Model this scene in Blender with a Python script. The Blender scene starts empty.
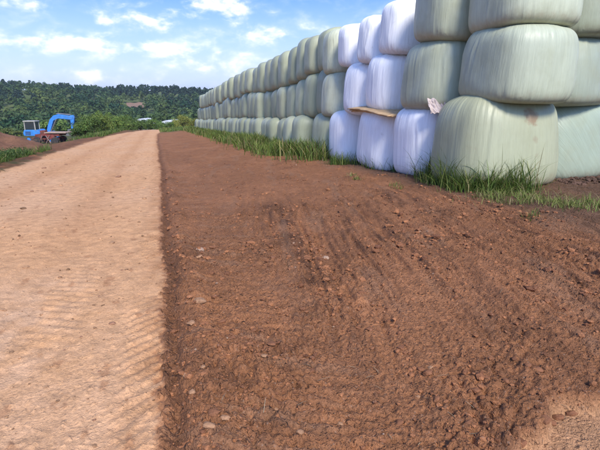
import bpy, bmesh, math, random
import numpy as np
from mathutils import Vector, Matrix

# ------------------------------------------------------------------ camera, sky, sun, exposure
SC = bpy.context.scene
COL = SC.collection
CAM_H = 1.35
PITCH, YAW, FPX = math.radians(16.2), math.radians(17.4), 450.0      # photograph is 600 x 450
SLOPE = 0.053                                                        # the track runs gently downhill
cam_data = bpy.data.cameras.new('camera')
cam = bpy.data.objects.new('camera', cam_data); COL.objects.link(cam)
cam_data.sensor_width = 36; cam_data.lens = 36 * FPX / 600
cam_data.clip_start = 0.05; cam_data.clip_end = 9000
cam.location = (0, 0, CAM_H)
cam.rotation_euler = (math.pi / 2 - PITCH, 0, -YAW)
SC.camera = cam

SUN_EL, SUN_AZ = math.radians(45), math.radians(180)                 # azimuth clockwise from +Y: behind the camera, right
SC.view_settings.view_transform = 'Standard'; SC.view_settings.look = 'None'
SC.view_settings.exposure = 1.14; SC.view_settings.gamma = 1
SC.cycles.use_denoising = True
SC.cycles.max_bounces = 4; SC.cycles.volume_bounces = 0; SC.cycles.diffuse_bounces = 3; SC.cycles.glossy_bounces = 2

RV = np.array([math.cos(YAW), -math.sin(YAW), 0])
FV = np.array([math.sin(YAW) * math.cos(PITCH), math.cos(YAW) * math.cos(PITCH), -math.sin(PITCH)])
UV_ = np.cross(RV, FV)
def ray(x, y):
    return RV * (x - 300) / FPX + UV_ * (225 - y) / FPX + FV

def make_world():
    w = bpy.data.worlds.new('World'); SC.world = w; w.use_nodes = True
    nt = w.node_tree; N = nt.nodes; L = nt.links
    for n in list(N): N.remove(n)
    out = N.new('ShaderNodeOutputWorld'); bg = N.new('ShaderNodeBackground')
    bg.inputs['Strength'].default_value = 0.12
    L.new(bg.outputs[0], out.inputs[0])
    sky = N.new('ShaderNodeTexSky'); sky.sky_type = 'NISHITA'; sky.sun_disc = False
    sky.sun_elevation = SUN_EL; sky.sun_rotation = SUN_AZ
    sky.air_density = 0.8; sky.dust_density = 2.5; sky.ozone_density = 1.5
    tc = N.new('ShaderNodeTexCoord'); sep = N.new('ShaderNodeSeparateXYZ')
    L.new(tc.outputs['Generated'], sep.inputs[0])
    def M(op, a, b=None, c=None, clamp=False):
        n = N.new('ShaderNodeMath'); n.operation = op; n.use_clamp = clamp
        for i, v in enumerate((a, b, c)):
            if v is None: continue
            if isinstance(v, (int, float)): n.inputs[i].default_value = v
            else: L.new(v, n.inputs[i])
        return n.outputs[0]
    x, y, z = sep.outputs
    az = M('ARCTAN2', x, y)
    el = M('ARCSINE', z)
    # cloud layer: noise on azimuth/elevation flattened towards the horizon
    comb = N.new('ShaderNodeCombineXYZ')
    L.new(M('MULTIPLY', x, 1.0), comb.inputs[0]); L.new(M('MULTIPLY', y, 1.0), comb.inputs[1]); L.new(M('MULTIPLY', z, 2.0), comb.inputs[2])
    n1 = N.new('ShaderNodeTexNoise'); n1.inputs['Scale'].default_value = 13; n1.inputs['Detail'].default_value = 9; n1.inputs['Roughness'].default_value = 0.60
    n1.inputs['Distortion'].default_value = 0.25
    L.new(comb.outputs[0], n1.inputs['Vector'])
    n2 = N.new('ShaderNodeTexNoise'); n2.inputs['Scale'].default_value = 34; n2.inputs['Detail'].default_value = 6; n2.inputs['Roughness'].default_value = 0.55
    L.new(comb.outputs[0], n2.inputs['Vector'])
    # individual cumulus banks, each at its own direction in the sky
    banks = [(198, 5, 40, 11, .34), (230, 12, 16, 6, .2), (30, 40, 34, 5, .26), (80, 40, 17, 6, .34), (52, 46, 30, 5, .2), (14, 57, 15, 5, .30), (96, 74, 20, 4.5, .32), (103, 22, 11, 4.5, .28),
             (138, 19, 9, 5, .26), (162, 26, 10, 6, .26), (120, 44, 22, 5, .24), (150, 52, 28, 7, .26), (180, 48, 18, 5, .22), (272, 36, 30, 7, .30), (225, 60, 34, 8, .22), (200, 70, 24, 5, .2), (30, 4, 26, 4, .18), (64, 13, 22, 4, .14), (150, 80, 40, 3.5, .16), (40, 72, 20, 3.5, .16)]
    acc = None
    for (px, py, rx, ry, amp) in banks:
        d = ray(px, py); a0 = math.atan2(d[0], d[1]); e0 = math.asin(d[2] / np.linalg.norm(d))
        rx, ry = rx * 1.2, ry * 1.25
        da = M('MULTIPLY', M('SUBTRACT', az, float(a0)), FPX / rx)
        de = M('MULTIPLY', M('SUBTRACT', el, float(e0)), FPX / ry)
        r2 = M('ADD', M('MULTIPLY', da, da), M('MULTIPLY', de, de))
        g = M('MULTIPLY', M('EXPONENT', M('MULTIPLY', r2, -0.8)), amp)
        acc = g if acc is None else M('ADD', acc, g)
    dens = M('ADD', M('ADD', M('MULTIPLY', n1.outputs['Fac'], 1.15), M('MULTIPLY', acc, .68)), M('MULTIPLY', M('SUBTRACT', n2.outputs['Fac'], .5), .60))
    cover = N.new('ShaderNodeMapRange'); cover.interpolation_type = 'SMOOTHSTEP'
    cover.inputs['From Min'].default_value = 0.68; cover.inputs['From Max'].default_value = 1.06
    L.new(dens, cover.inputs['Value'])
    # thin veil of high cloud near the horizon
    veil = N.new('ShaderNodeMapRange'); veil.inputs['From Min'].default_value = 0.0; veil.inputs['From Max'].default_value = 0.19
    veil.inputs['To Min'].default_value = 0.85; veil.inputs['To Max'].default_value = 0.04
    L.new(z, veil.inputs['Value'])
    thick = N.new('ShaderNodeMapRange'); thick.inputs['From Min'].default_value = 0.78; thick.inputs['From Max'].default_value = 1.05
    L.new(dens, thick.inputs['Value'])
    ccol = N.new('ShaderNodeMix'); ccol.data_type = 'RGBA'
    ccol.inputs['A'].default_value = (4.2, 4.6, 5.5, 1); ccol.inputs['B'].default_value = (6.0, 5.55, 5.35, 1)
    L.new(thick.outputs[0], ccol.inputs['Factor'])
    tint = N.new('ShaderNodeMix'); tint.data_type = 'RGBA'; tint.blend_type = 'MULTIPLY'; tint.inputs['Factor'].default_value = 1
    L.new(sky.outputs[0], tint.inputs['A']); tint.inputs['B'].default_value = (.32, .54, .99, 1)
    m1 = N.new('ShaderNodeMix'); m1.data_type = 'RGBA'; m1.inputs['B'].default_value = (4.0, 4.6, 5.7, 1)
    L.new(veil.outputs[0], m1.inputs['Factor']); L.new(tint.outputs['Result'], m1.inputs['A'])
    wisp = N.new('ShaderNodeMapRange'); wisp.interpolation_type = 'SMOOTHSTEP'; wisp.inputs['From Min'].default_value = .42; wisp.inputs['From Max'].default_value = .68
    wisp.inputs['To Max'].default_value = .34
    L.new(M('ADD', M('MULTIPLY', n1.outputs['Fac'], .8), M('MULTIPLY', n2.outputs['Fac'], .2)), wisp.inputs['Value'])
    low = N.new('ShaderNodeMapRange'); low.inputs['From Min'].default_value = .05; low.inputs['From Max'].default_value = .34; low.inputs['To Min'].default_value = 1; low.inputs['To Max'].default_value = .12
    L.new(z, low.inputs['Value'])
    m15 = N.new('ShaderNodeMix'); m15.data_type = 'RGBA'; m15.inputs['B'].default_value = (4.9, 5.0, 5.7, 1)
    L.new(M('MULTIPLY', wisp.outputs[0], low.outputs[0]), m15.inputs['Factor']); L.new(m1.outputs['Result'], m15.inputs['A'])
    m2 = N.new('ShaderNodeMix'); m2.data_type = 'RGBA'
    L.new(M('MULTIPLY', cover.outputs[0], 0.92), m2.inputs['Factor']); L.new(m15.outputs['Result'], m2.inputs['A']); L.new(ccol.outputs['Result'], m2.inputs['B'])
    L.new(m2.outputs['Result'], bg.inputs['Color'])
make_world()

sd = bpy.data.lights.new('sun', 'SUN'); sd.energy = 2.3; sd.angle = math.radians(15); sd.color = (1.0, 0.91, 0.78)
sun = bpy.data.objects.new('sun', sd); COL.objects.link(sun)
sdir = Vector((math.sin(SUN_AZ) * math.cos(SUN_EL), math.cos(SUN_AZ) * math.cos(SUN_EL), math.sin(SUN_EL)))
sun.rotation_euler = sdir.to_track_quat('Z', 'Y').to_euler()
sun.location = (20, -20, 30)

# ------------------------------------------------------------------ helpers
rng = np.random.default_rng(7)
random.seed(7)

def _hash(ix, iy, seed):
    h = (ix * 374761393 + iy * 668265263 + seed * 1442695041) & 0xFFFFFFFF
    h = ((h ^ (h >> 13)) * 1274126177) & 0xFFFFFFFF
    return (h ^ (h >> 16)) & 0xFFFFFFFF
def perlin(x, y, seed=0):
    x = np.asarray(x, float); y = np.asarray(y, float)
    xi = np.floor(x).astype(np.int64); yi = np.floor(y).astype(np.int64)
    xf = x - xi; yf = y - yi
    u = xf * xf * xf * (xf * (xf * 6 - 15) + 10); v = yf * yf * yf * (yf * (yf * 6 - 15) + 10)
    def gr(dx, dy):
        a = _hash(xi + dx, yi + dy, seed) * (2 * math.pi / 4294967296.0)
        return np.cos(a) * (xf - dx) + np.sin(a) * (yf - dy)
    a = gr(0, 0); b = gr(1, 0); c = gr(0, 1); d = gr(1, 1)
    return 1.5 * ((a + (b - a) * u) * (1 - v) + (c + (d - c) * u) * v)
def fbm(x, y, seed=0, oct=4, gain=.5):
    s = 0; a = 1
    for o in range(oct):
        s = s + a * perlin(x * 2 ** o, y * 2 ** o, seed + o * 17); a *= gain
    return s
def sstep(a, b, x):
    t = np.clip((x - a) / (b - a), 0, 1); return t * t * (3 - 2 * t)

def link(name, me, mat=None, parent=None, loc=None):
    o = bpy.data.objects.new(name, me); COL.objects.link(o)
    if mat and not me.materials: me.materials.append(mat)
    if parent: o.parent = parent
    if loc is not None: o.location = loc
    return o
def tag(o, label=None, cat=None, group=None, kind=None):
    if label: o['label'] = label
    if cat: o['category'] = cat
    if group: o['group'] = group
    if kind: o['kind'] = kind
    return o
def empty(name, loc, rz=0):
    o = bpy.data.objects.new(name, None); COL.objects.link(o); o.location = loc; o.rotation_euler = (0, 0, rz); o.empty_display_size = .2
    return o
def mesh_np(name, V, Fq, cols=None, smooth=True, k=4):
    """mesh from numpy arrays, every face with k corners"""
    V = np.ascontiguousarray(V, dtype=np.float32); Fq = np.ascontiguousarray(Fq, dtype=np.int32)
    me = bpy.data.meshes.new(name)
    me.vertices.add(len(V)); me.vertices.foreach_set('co', V.ravel())
    me.loops.add(Fq.size); me.loops.foreach_set('vertex_index', Fq.ravel())
    me.polygons.add(len(Fq)); me.polygons.foreach_set('loop_start', np.arange(0, Fq.size, k, dtype=np.int32))
    me.polygons.foreach_set('use_smooth', np.full(len(Fq), smooth, dtype=bool))
    if cols is not None:
        at = me.attributes.new('col', 'FLOAT_COLOR', 'POINT')
        c = np.ones((len(V), 4), dtype=np.float32); c[:, :3] = cols
        at.data.foreach_set('color', c.ravel())
    me.update(calc_edges=True); me.validate()
    return me

class MB:
    """collects boxes, tubes and prisms into one mesh"""
    def __init__(s): s.bm = bmesh.new()
    def box(s, c, size, rot=None, bevel=0.0):
        r = bmesh.ops.create_cube(s.bm, size=1)
        vs = r['verts']
        for v in vs: v.co = Vector((v.co.x * size[0], v.co.y * size[1], v.co.z * size[2]))
        if bevel:
            es = list({e for v in vs for e in v.link_edges})
            rb = bmesh.ops.bevel(s.bm, geom=es, offset=bevel, segments=2, affect='EDGES', profile=.6)
            vs = list({v for f in rb['faces'] for v in f.verts} | {v for v in vs if v.is_valid})
        M = Matrix.Translation(c) @ (rot.to_4x4() if rot else Matrix.Identity(4))
        for v in vs: v.co = M @ v.co
        return s
    def tube(s, a, b, r1, r2=None, seg=10):
        a = Vector(a); b = Vector(b); r2 = r1 if r2 is None else r2
        d = b - a; q = d.to_track_quat('Z', 'Y')
        M = Matrix.Translation((a + b) / 2) @ q.to_matrix().to_4x4()
        bmesh.ops.create_cone(s.bm, cap_ends=True, segments=seg, radius1=r1, radius2=r2, depth=d.length, matrix=M)
        return s
    def prism(s, pts, y0, y1, bevel=0.0):
        lo = [s.bm.verts.new((p[0], y0, p[1])) for p in pts]; hi = [s.bm.verts.new((p[0], y1, p[1])) for p in pts]
        n = len(pts); fs = [s.bm.faces.new(lo), s.bm.faces.new(hi[::-1])]
        for i in range(n): fs.append(s.bm.faces.new((lo[i], hi[i], hi[(i + 1) % n], lo[(i + 1) % n])))
        bmesh.ops.recalc_face_normals(s.bm, faces=fs)
        if bevel:
            es = list({e for f in fs[:2] for e in f.edges})
            bmesh.ops.bevel(s.bm, geom=es, offset=bevel, segments=2, affect='EDGES', profile=.6)
        return s
    def build(s, name, mat, parent=None, smooth=False):
        me = bpy.data.meshes.new(name); s.bm.to_mesh(me); s.bm.free()
        if smooth:
            for p in me.polygons: p.use_smooth = True
        return link(name, me, mat, parent)

# ------------------------------------------------------------------ materials
def new_mat(name):
    m = bpy.data.materials.new(name); m.use_nodes = True
    nt = m.node_tree; b = nt.nodes['Principled BSDF']
    return m, nt, nt.nodes, nt.links, b
def noise(N, L, scale, detail=4, rough=.55, vec=None, dim='3D'):
    n = N.new('ShaderNodeTexNoise'); n.noise_dimensions = dim
    n.inputs['Scale'].default_value = scale; n.inputs['Detail'].default_value = detail; n.inputs['Roughness'].default_value = rough
    if vec is not None: L.new(vec, n.inputs['Vector'])
    return n.outputs['Fac']
def ramp(N, L, fac, a, b, lo=0., hi=1.):
    n = N.new('ShaderNodeMapRange'); n.inputs['From Min'].default_value = a; n.inputs['From Max'].default_value = b
    n.inputs['To Min'].default_value = lo; n.inputs['To Max'].default_value = hi; n.interpolation_type = 'SMOOTHSTEP'
    L.new(fac, n.inputs['Value']); return n.outputs[0]
def mixc(N, L, fac, A, B, mode='MIX'):
    n = N.new('ShaderNodeMix'); n.data_type = 'RGBA'; n.blend_type = mode
    for k, v in (('Factor', fac), ('A', A), ('B', B)):
        if isinstance(v, (int, float)): n.inputs[k].default_value = v
        elif isinstance(v, tuple): n.inputs[k].default_value = (*v, 1) if len(v) == 3 else v
        else: L.new(v, n.inputs[k])
    return n.outputs['Result']
def scale_col(N, L, col, fac):
    n = N.new('ShaderNodeVectorMath'); n.operation = 'SCALE'; L.new(col, n.inputs[0]); L.new(fac, n.inputs['Scale']); return n.outputs[0]
def bump(N, L, b, h, dist, strength=1.0):
    n = N.new('ShaderNodeBump'); n.inputs['Strength'].default_value = strength; n.inputs['Distance'].default_value = dist
    L.new(h, n.inputs['Height']); L.new(n.outputs[0], b.inputs['Normal']); return n
def attr(N, name='col'):
    n = N.new('ShaderNodeAttribute'); n.attribute_name = name; return n.outputs['Color']

def earth_material(name, bumpd=.012, grain=1.0):
    m, nt, N, L, b = new_mat(name)
    pos = N.new('ShaderNodeNewGeometry').outputs['Position']
    c = attr(N)
    f1 = noise(N, L, 9, 4, .65, pos); f2 = noise(N, L, 70, 3, .7, pos); f3 = noise(N, L, 260, 2, .7, pos)
    v = ramp(N, L, f1, .25, .75, .80, 1.2)
    c = scale_col(N, L, c, v)
    v2 = ramp(N, L, f2, .25, .75, 1 - .24 * grain, 1 + .22 * grain)
    c = scale_col(N, L, c, v2)
    # scattered pale grit and dark crumbs
    vo = N.new('ShaderNodeTexVoronoi'); vo.inputs['Scale'].default_value = 85; L.new(pos, vo.inputs['Vector'])
    sp = N.new('ShaderNodeSeparateColor'); L.new(vo.outputs['Color'], sp.inputs[0])
    grit = N.new('ShaderNodeMath'); grit.operation = 'MULTIPLY'
    L.new(ramp(N, L, sp.outputs[0], .90, .95), grit.inputs[0]); L.new(ramp(N, L, vo.outputs['Distance'], .50, .25), grit.inputs[1])
    gm = N.new('ShaderNodeMath'); gm.operation = 'MULTIPLY'; gm.inputs[1].default_value = .45 * grain; L.new(grit.outputs[0], gm.inputs[0])
    c = mixc(N, L, gm.outputs[0], c, (.36, .25, .18))
    crumb = N.new('ShaderNodeMath'); crumb.operation = 'MULTIPLY'
    L.new(ramp(N, L, sp.outputs[1], .88, .94), crumb.inputs[0]); L.new(ramp(N, L, vo.outputs['Distance'], .50, .25), crumb.inputs[1])
    cm = N.new('ShaderNodeMath'); cm.operation = 'MULTIPLY'; cm.inputs[1].default_value = .5 * grain; L.new(crumb.outputs[0], cm.inputs[0])
    c = mixc(N, L, cm.outputs[0], c, (.07, .04, .028))
    L.new(c, b.inputs['Base Color']); b.inputs['Roughness'].default_value = .95; b.inputs['Specular IOR Level'].default_value = .18
    def crumbs(scale, seedv):
        mp = N.new('ShaderNodeVectorMath'); mp.operation = 'ADD'; mp.inputs[1].default_value = seedv; L.new(pos, mp.inputs[0])
        dn = N.new('ShaderNodeVectorMath'); dn.operation = 'MULTIPLY_ADD'; dn.inputs[1].default_value = (.02,) * 3
        nz = N.new('ShaderNodeTexNoise'); nz.inputs['Scale'].default_value = scale * .8; nz.inputs['Detail'].default_value = 1; L.new(pos, nz.inputs['Vector'])
        L.new(nz.outputs['Color'], dn.inputs[0]); L.new(mp.outputs[0], dn.inputs[2])
        v = N.new('ShaderNodeTexVoronoi'); v.inputs['Scale'].default_value = scale; L.new(dn.outputs[0], v.inputs['Vector'])
        sc = N.new('ShaderNodeSeparateColor'); L.new(v.outputs['Color'], sc.inputs[0])
        m = N.new('ShaderNodeMath'); m.operation = 'MULTIPLY'
        L.new(ramp(N, L, v.outputs['Distance'], .62, .05), m.inputs[0]); L.new(ramp(N, L, sc.outputs[0], .25, 1.0), m.inputs[1])
        return m.outputs[0]
    c1, c2 = crumbs(38, (3, 1, 2)), crumbs(95, (7, 5, 1))
    def madd(x, k, y):
        n = N.new('ShaderNodeMath'); n.operation = 'MULTIPLY_ADD'; n.inputs[1].default_value = k; L.new(x, n.inputs[0]); L.new(y, n.inputs[2]); return n.outputs[0]
    h = madd(f3, .30, f2); h = madd(c1, .9 * grain, h); h = madd(c2, .5 * grain, h)
    bump(N, L, b, h, bumpd, 1.0)
    return m
M_track = earth_material('packed_sand', .008, .55)
M_soil = earth_material('loose_soil', .020, .9)
M_verge = earth_material('verge_earth', .03, .8)

def simple(name, col, rough=.5, metal=0., spec=.5, var=.15, scale=6., bumpd=0., dirt=None):
    m, nt, N, L, b = new_mat(name)
    oc = N.new('ShaderNodeTexCoord').outputs['Object']
    f = noise(N, L, scale, 5, .6, oc)
    c = mixc(N, L, ramp(N, L, f, .3, .7), tuple(x * (1 - var) for x in col), tuple(min(1, x * (1 + var)) for x in col))
    if dirt:
        f2 = noise(N, L, scale * .6, 6, .7, oc)
        c = mixc(N, L, ramp(N, L, f2, .50, .68, 0, .8), c, dirt)
    L.new(c, b.inputs['Base Color']); b.inputs['Roughness'].default_value = rough; b.inputs['Metallic'].default_value = metal
    b.inputs['Specular IOR Level'].default_value = spec
    if bumpd: bump(N, L, b, noise(N, L, scale * 4, 5, .6, oc), bumpd)
    return m

def film_material(name, tilt=0.0, stain=None):
    """stretch film: fine pleats run up the side and over the rim"""
    m, nt, N, L, b = new_mat(name)
    oc = N.new('ShaderNodeTexCoord').outputs['Object']
    oi = N.new('ShaderNodeObjectInfo')
    sep = N.new('ShaderNodeSeparateXYZ'); L.new(oc, sep.inputs[0])
    def M(op, a, b_=None):
        n = N.new('ShaderNodeMath'); n.operation = op
        for i, v in enumerate((a, b_)):
            if v is None: continue
            if isinstance(v, (int, float)): n.inputs[i].default_value = v
            else: L.new(v, n.inputs[i])
        return n.outputs[0]
    r = M('SQRT', M('ADD', M('MULTIPLY', sep.outputs[0], sep.outputs[0]), M('ADD', M('MULTIPLY', sep.outputs[1], sep.outputs[1]), .01)))
    cx = M('DIVIDE', sep.outputs[0], r); cy = M('DIVIDE', sep.outputs[1], r)
    if tilt:      # pleats lean
        a = M('ADD', M('ARCTAN2', sep.outputs[1], sep.outputs[0]), M('MULTIPLY', sep.outputs[2], tilt))
        cx = M('COSINE', a); cy = M('SINE', a)
    zz = M('ADD', sep.outputs[2], M('MULTIPLY', oi.outputs['Random'], 37.0))
    comb = N.new('ShaderNodeCombineXYZ'); L.new(cx, comb.inputs[0]); L.new(cy, comb.inputs[1]); L.new(M('MULTIPLY', zz, .055), comb.inputs[2])
    fine = noise(N, L, 46, 4, .65, comb.outputs[0])
    comb2 = N.new('ShaderNodeCombineXYZ'); L.new(cx, comb2.inputs[0]); L.new(cy, comb2.inputs[1]); L.new(M('MULTIPLY', zz, .16), comb2.inputs[2])
    mid = noise(N, L, 13, 3, .6, comb2.outputs[0])
    off = N.new('ShaderNodeVectorMath'); off.operation = 'ADD'; L.new(oc, off.inputs[0])
    cb = N.new('ShaderNodeCombineXYZ'); L.new(M('MULTIPLY', oi.outputs['Random'], 91.0), cb.inputs[0]); L.new(cb.outputs[0], off.inputs[1])
    blot = noise(N, L, 2.3, 5, .6, off.outputs[0])
    c = oi.outputs['Color']
    c = scale_col(N, L, c, ramp(N, L, fine, .3, .7, .95, 1.04))
    c = scale_col(N, L, c, ramp(N, L, mid, .3, .7, .96, 1.03))
    # film layers: olive feed shows through where the film is thinner
    thin = M('MULTIPLY', ramp(N, L, blot, .40, .72, 0, .36), oi.outputs['Alpha'])
    c = mixc(N, L, thin, c, (.27, .27, .16))
    # dried splashes of dirt
    dirtn = noise(N, L, 6, 6, .7, off.outputs[0])
    c = mixc(N, L, ramp(N, L, dirtn, .62, .80, 0, .35), c, (.25, .17, .11))
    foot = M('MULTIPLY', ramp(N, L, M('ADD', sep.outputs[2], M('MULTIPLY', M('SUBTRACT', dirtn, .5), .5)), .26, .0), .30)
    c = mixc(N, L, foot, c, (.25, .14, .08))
    if stain:
        for (sx, sy, sz, rad, col, amt) in stain:
            d = N.new('ShaderNodeVectorMath'); d.operation = 'DISTANCE'; L.new(oc, d.inputs[0]); d.inputs[1].default_value = (sx, sy, sz)
            dd = M('ADD', d.outputs['Value'], M('MULTIPLY', M('SUBTRACT', dirtn, .5), rad * 2.2))
            c = mixc(N, L, ramp(N, L, dd, rad, rad * .3, 0, amt), c, col)
    L.new(c, b.inputs['Base Color'])
    b.inputs['Roughness'].default_value = .42; b.inputs['Specular IOR Level'].default_value = .45
    L.new(ramp(N, L, blot, .3, .7, .36, .56), b.inputs['Roughness'])
    wc = N.new('ShaderNodeCombineXYZ'); L.new(M('MULTIPLY', cx, 1.6), wc.inputs[0]); L.new(M('MULTIPLY', cy, 1.6), wc.inputs[1]); L.new(M('MULTIPLY', zz, .9), wc.inputs[2])
    wn = N.new('ShaderNodeTexNoise'); wn.inputs['Scale'].default_value = 4.2; wn.inputs['Detail'].default_value = 4; wn.inputs['Distortion'].default_value = 1.2
    try: wn.noise_type = 'RIDGED_MULTIFRACTAL'
    except Exception: pass
    L.new(wc.outputs[0], wn.inputs['Vector'])
    wr = ramp(N, L, wn.outputs['Fac'], .35, 1.3, 0, 1.6)
    h = M('ADD', M('MULTIPLY', fine, .6), M('ADD', mid, wr))
    bump(N, L, b, h, .008, .7)
    return m
M_film = film_material('bale_film')
M_film_lean = film_material('bale_film_leaning_pleats', tilt=.9)

def leaf_material(name, use_obj=False, trans=.35):
    m = bpy.data.materials.new(name); m.use_nodes = True
    nt = m.node_tree; N = nt.nodes; L = nt.links
    b = N['Principled BSDF']; out = N['Material Output']
    c = attr(N)
    if use_obj:
        oi = N.new('ShaderNodeObjectInfo'); c = mixc(N, L, 1.0, c, oi.outputs['Color'], 'MULTIPLY')
    L.new(c, b.inputs['Base Color']); b.inputs['Roughness'].default_value = .6; b.inputs['Specular IOR Level'].default_value = .25
    t = N.new('ShaderNodeBsdfTranslucent'); L.new(c, t.inputs['Color'])
    mx = N.new('ShaderNodeMixShader'); mx.inputs[0].default_value = trans
    L.new(b.outputs[0], mx.inputs[1]); L.new(t.outputs[0], mx.inputs[2]); L.new(mx.outputs[0], out.inputs['Surface'])
    return m
M_leaf = leaf_material('foliage')
M_leaf_obj = leaf_material('foliage_tinted', True)
M_grass = leaf_material('grass_blades', False, .35)
M_bark = simple('bark', (.09, .065, .045), .9, var=.3, scale=8, bumpd=.02)

# ------------------------------------------------------------------ terrain
PY = np.array([-6000, -300, -60, 0, 40, 78, 100, 135, 180, 235, 330, 450, 600, 760, 1200, 6000.])
PZ = np.array([8, 6, 2.4, 0, -40 * SLOPE, -78 * SLOPE, -6.2, -9.4, -15.5, -21.0, -19.0, -10.5, .5, 5.0, 6, 8.])
def terrain_base(X, Y):
    s = np.zeros_like(Y)
    for k in (-1, -.5, 0, .5, 1):                     # soften the profile's corners far out
        w = np.clip((np.abs(Y) - 60) * .25, 0, 40) * k
        s = s + np.interp(Y + w, PY, PZ)
    return s / 5
def height_coarse(X, Y):
    z = terrain_base(X, Y)
    near = 1 - sstep(60, 140, Y)
    z = z + .20 * sstep(.15, 4.35, X) * near
    z = z - .62 * sstep(-5.0, -10, X) * near
    far = sstep(160, 500, np.hypot(X, Y))
    z = z + far * (7 * perlin(X / 260, Y / 260, 3) + 3 * perlin(X / 110, Y / 110, 5))
    z = z + far * np.where(Y > 0, sstep(-120, -400, X) * 3.0 - sstep(60, 260, X) * 3.0, 0)
    return z
def edge_x(Y):      # where the packed track gives way to the soil
    return -.085 + .010 * np.clip(Y, 0, 9) + .05 * perlin(Y * .35, 2.2, 11) + .03 * perlin(Y * 1.7, 5.1, 12) + .014 * perlin(Y * 6, 1.1, 13) + bend(Y) * .7
def bend(Y):        # the far end of the track swings right
    t = np.clip((Y - 42) / 40, 0, 2); return 4.8 * t * t
def bale_face(Y):   # foot of the stack
    return 4.55

TRACK_L = -4.35
def surface(X, Y, fine=True):
    """height, colour, soil mask (0 track .. 1 soil), verge mask"""
    z = height_coarse(X, Y)
    ex = edge_x(Y)
    lx = TRACK_L + .22 * perlin(Y * .22, 1.3, 21) + .1 * perlin(Y * .9, 7.3, 22) - .5 * sstep(2, -6, Y) + bend(Y)
    soil = sstep(-.02, .02, X - ex + .04 * perlin(X * 14, Y * 14, 31) + .02 * perlin(X * 45, Y * 45, 32))
    left = sstep(.15, -.25, X - lx + .18 * fbm(X * 2.2, Y * 2.2, 33, 3))
    endsoil = sstep(50, 62, Y + 3 * perlin(X * .5, Y * .2, 35))
    fade = 1 / (1 + (np.hypot(X, Y) / 30) ** 2)
    # ---- packed sandy track
    zt = .016 * perlin(X * 1.1, Y * .5, 41) + .006 * fbm(X * 5, Y * 4, 42, 3)
    zt = zt - .022 * np.exp(-((X + 1.0 + .12 * perlin(Y * .2, 1, 47)) / .28) ** 2) - .022 * np.exp(-((X + 2.95 + .12 * perlin(Y * .2, 9, 47)) / .3) ** 2)
    pebb = np.clip(fbm(X * 26, Y * 26, 43, 2) - .25, 0, 1)
    zt = zt + .016 * pebb + .0032 * perlin(X * 60, Y * 60, 45)
    # tyre lug prints beside the soil
    strip = sstep(-.36, -.24, X) * sstep(-.02, -.06, X) * np.clip(.55 + 1.0 * perlin(Y * .55, .7, 46), 0, 1)
    ph = (Y - .75 * X + .02 * perlin(X * 6, Y * 6, 48)) / .105
    lug = sstep(.25, .7, np.abs(((ph % 1) - .5) * 2))
    zt = zt + strip * (.019 * lug - .007)
    st3 = sstep(-.98, -.9, X) * sstep(-.55, -.62, X) * np.clip(.25 + 1.1 * perlin(Y * .45, 3.7, 40), 0, 1)
    zt = zt + st3 * .009 * sstep(.2, .7, np.abs((((Y + .7 * X) / .11 % 1) - .5) * 2))
    strip2 = sstep(-1.55, -1.45, X) * sstep(-.85, -.95, X) * np.clip(.1 + .9 * perlin(Y * .4 + 3, 1.7, 49), 0, 1)
    ph2 = (Y + .45 * X) / .15
    zt = zt + strip2 * .0 + .0035 * np.clip(.3 + perlin(X * 1.5, Y * .3, 44), 0, 1) * np.sin((Y + .5 * np.abs(X + 2.95)) / .12 * 2 * math.pi) * np.exp(-((X + 2.95) / .32) ** 2)
    # ---- loose raked soil
    wx = X + .05 * perlin(X * 1.1, Y * .8, 51) + .012 * perlin(X * 6, Y * 6, 59); wy = Y + .05 * perlin(X * 1.1, Y * 1.1, 52)
    q1 = wx * .975 - wy * .22                     # drag lines left by the bucket, running with the track
    q2 = wx * .48 + wy * .87                      # cross scrapes beside the track
    side = sstep(1.25, .6, X + .2 * perlin(X, Y, 60))
    m1 = np.clip(.80 + .6 * perlin(q1 * .9, (wy) * .28, 53), 0, 1) * (1 - side) * sstep(9, 5, Y)
    m2 = np.clip(.6 + .9 * perlin(X * 1.1, Y * .8, 54), 0, 1) * side * sstep(8, 5, Y)
    lines = .55 - 1.6 * np.abs(perlin(q1 * 6.0, wy * .38, 55)) + .55 * (.5 - 1.6 * np.abs(perlin(q1 * 17, wy * .8, 56))) + .35 * perlin(q1 * 40, wy * 2, 50)
    cross = .5 - 1.6 * np.abs(perlin(q2 * 15, wx * 2.2, 57)) + .6 * (.5 - 1.6 * np.abs(perlin(q2 * 36, wx * 5, 58)))
    zs = .028 * perlin(X * .9, Y * .7, 61) + .018 * perlin(X * 2.6, Y * 2.2, 62)
    zs = zs + .042 * lines * m1 + .026 * cross * m2
    clodm = np.clip(perlin(X * 1.4, Y * 1.1, 63) * 1.2 + .25, 0, 1)
    rough = np.abs(perlin(X * 11, Y * 11, 64)); rough2 = np.abs(perlin(X * 25, Y * 25, 65))
    zs = zs + clodm * (.046 * rough + .036 * rough2) + .012 * perlin(X * 34, Y * 34, 66) + .006 * perlin(X * 75, Y * 75, 67)
    zs = zs + .02 + .045 * np.exp(-((X - ex - .22) / .09) ** 2) - .055 * np.exp(-((X - ex - .06) / .05) ** 2)   # little furrow and ridge along the edge
    # bare sandy floor showing where the soil layer ends
    se = (1.27 + .06 * perlin(X * 5, 3.3, 71) + .03 * perlin(X * 16, 1.2, 72)) - Y + .55 * np.minimum(0, X - 1.55)
    sand = sstep(-.02, .03, se) * sstep(1.0, 1.3, X)
    zs = zs * (1 - sand) + sand * (-.045 + .006 * fbm(X * 5, Y * 5, 73, 3) + .0025 * perlin(X * 50, Y * 50, 74))
    # ---- left verge
    zv = .05 * fbm(X * 1.3, Y * 1.3, 81, 4) + .04 * np.abs(perlin(X * 4, Y * 4, 82)) + .03
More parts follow.
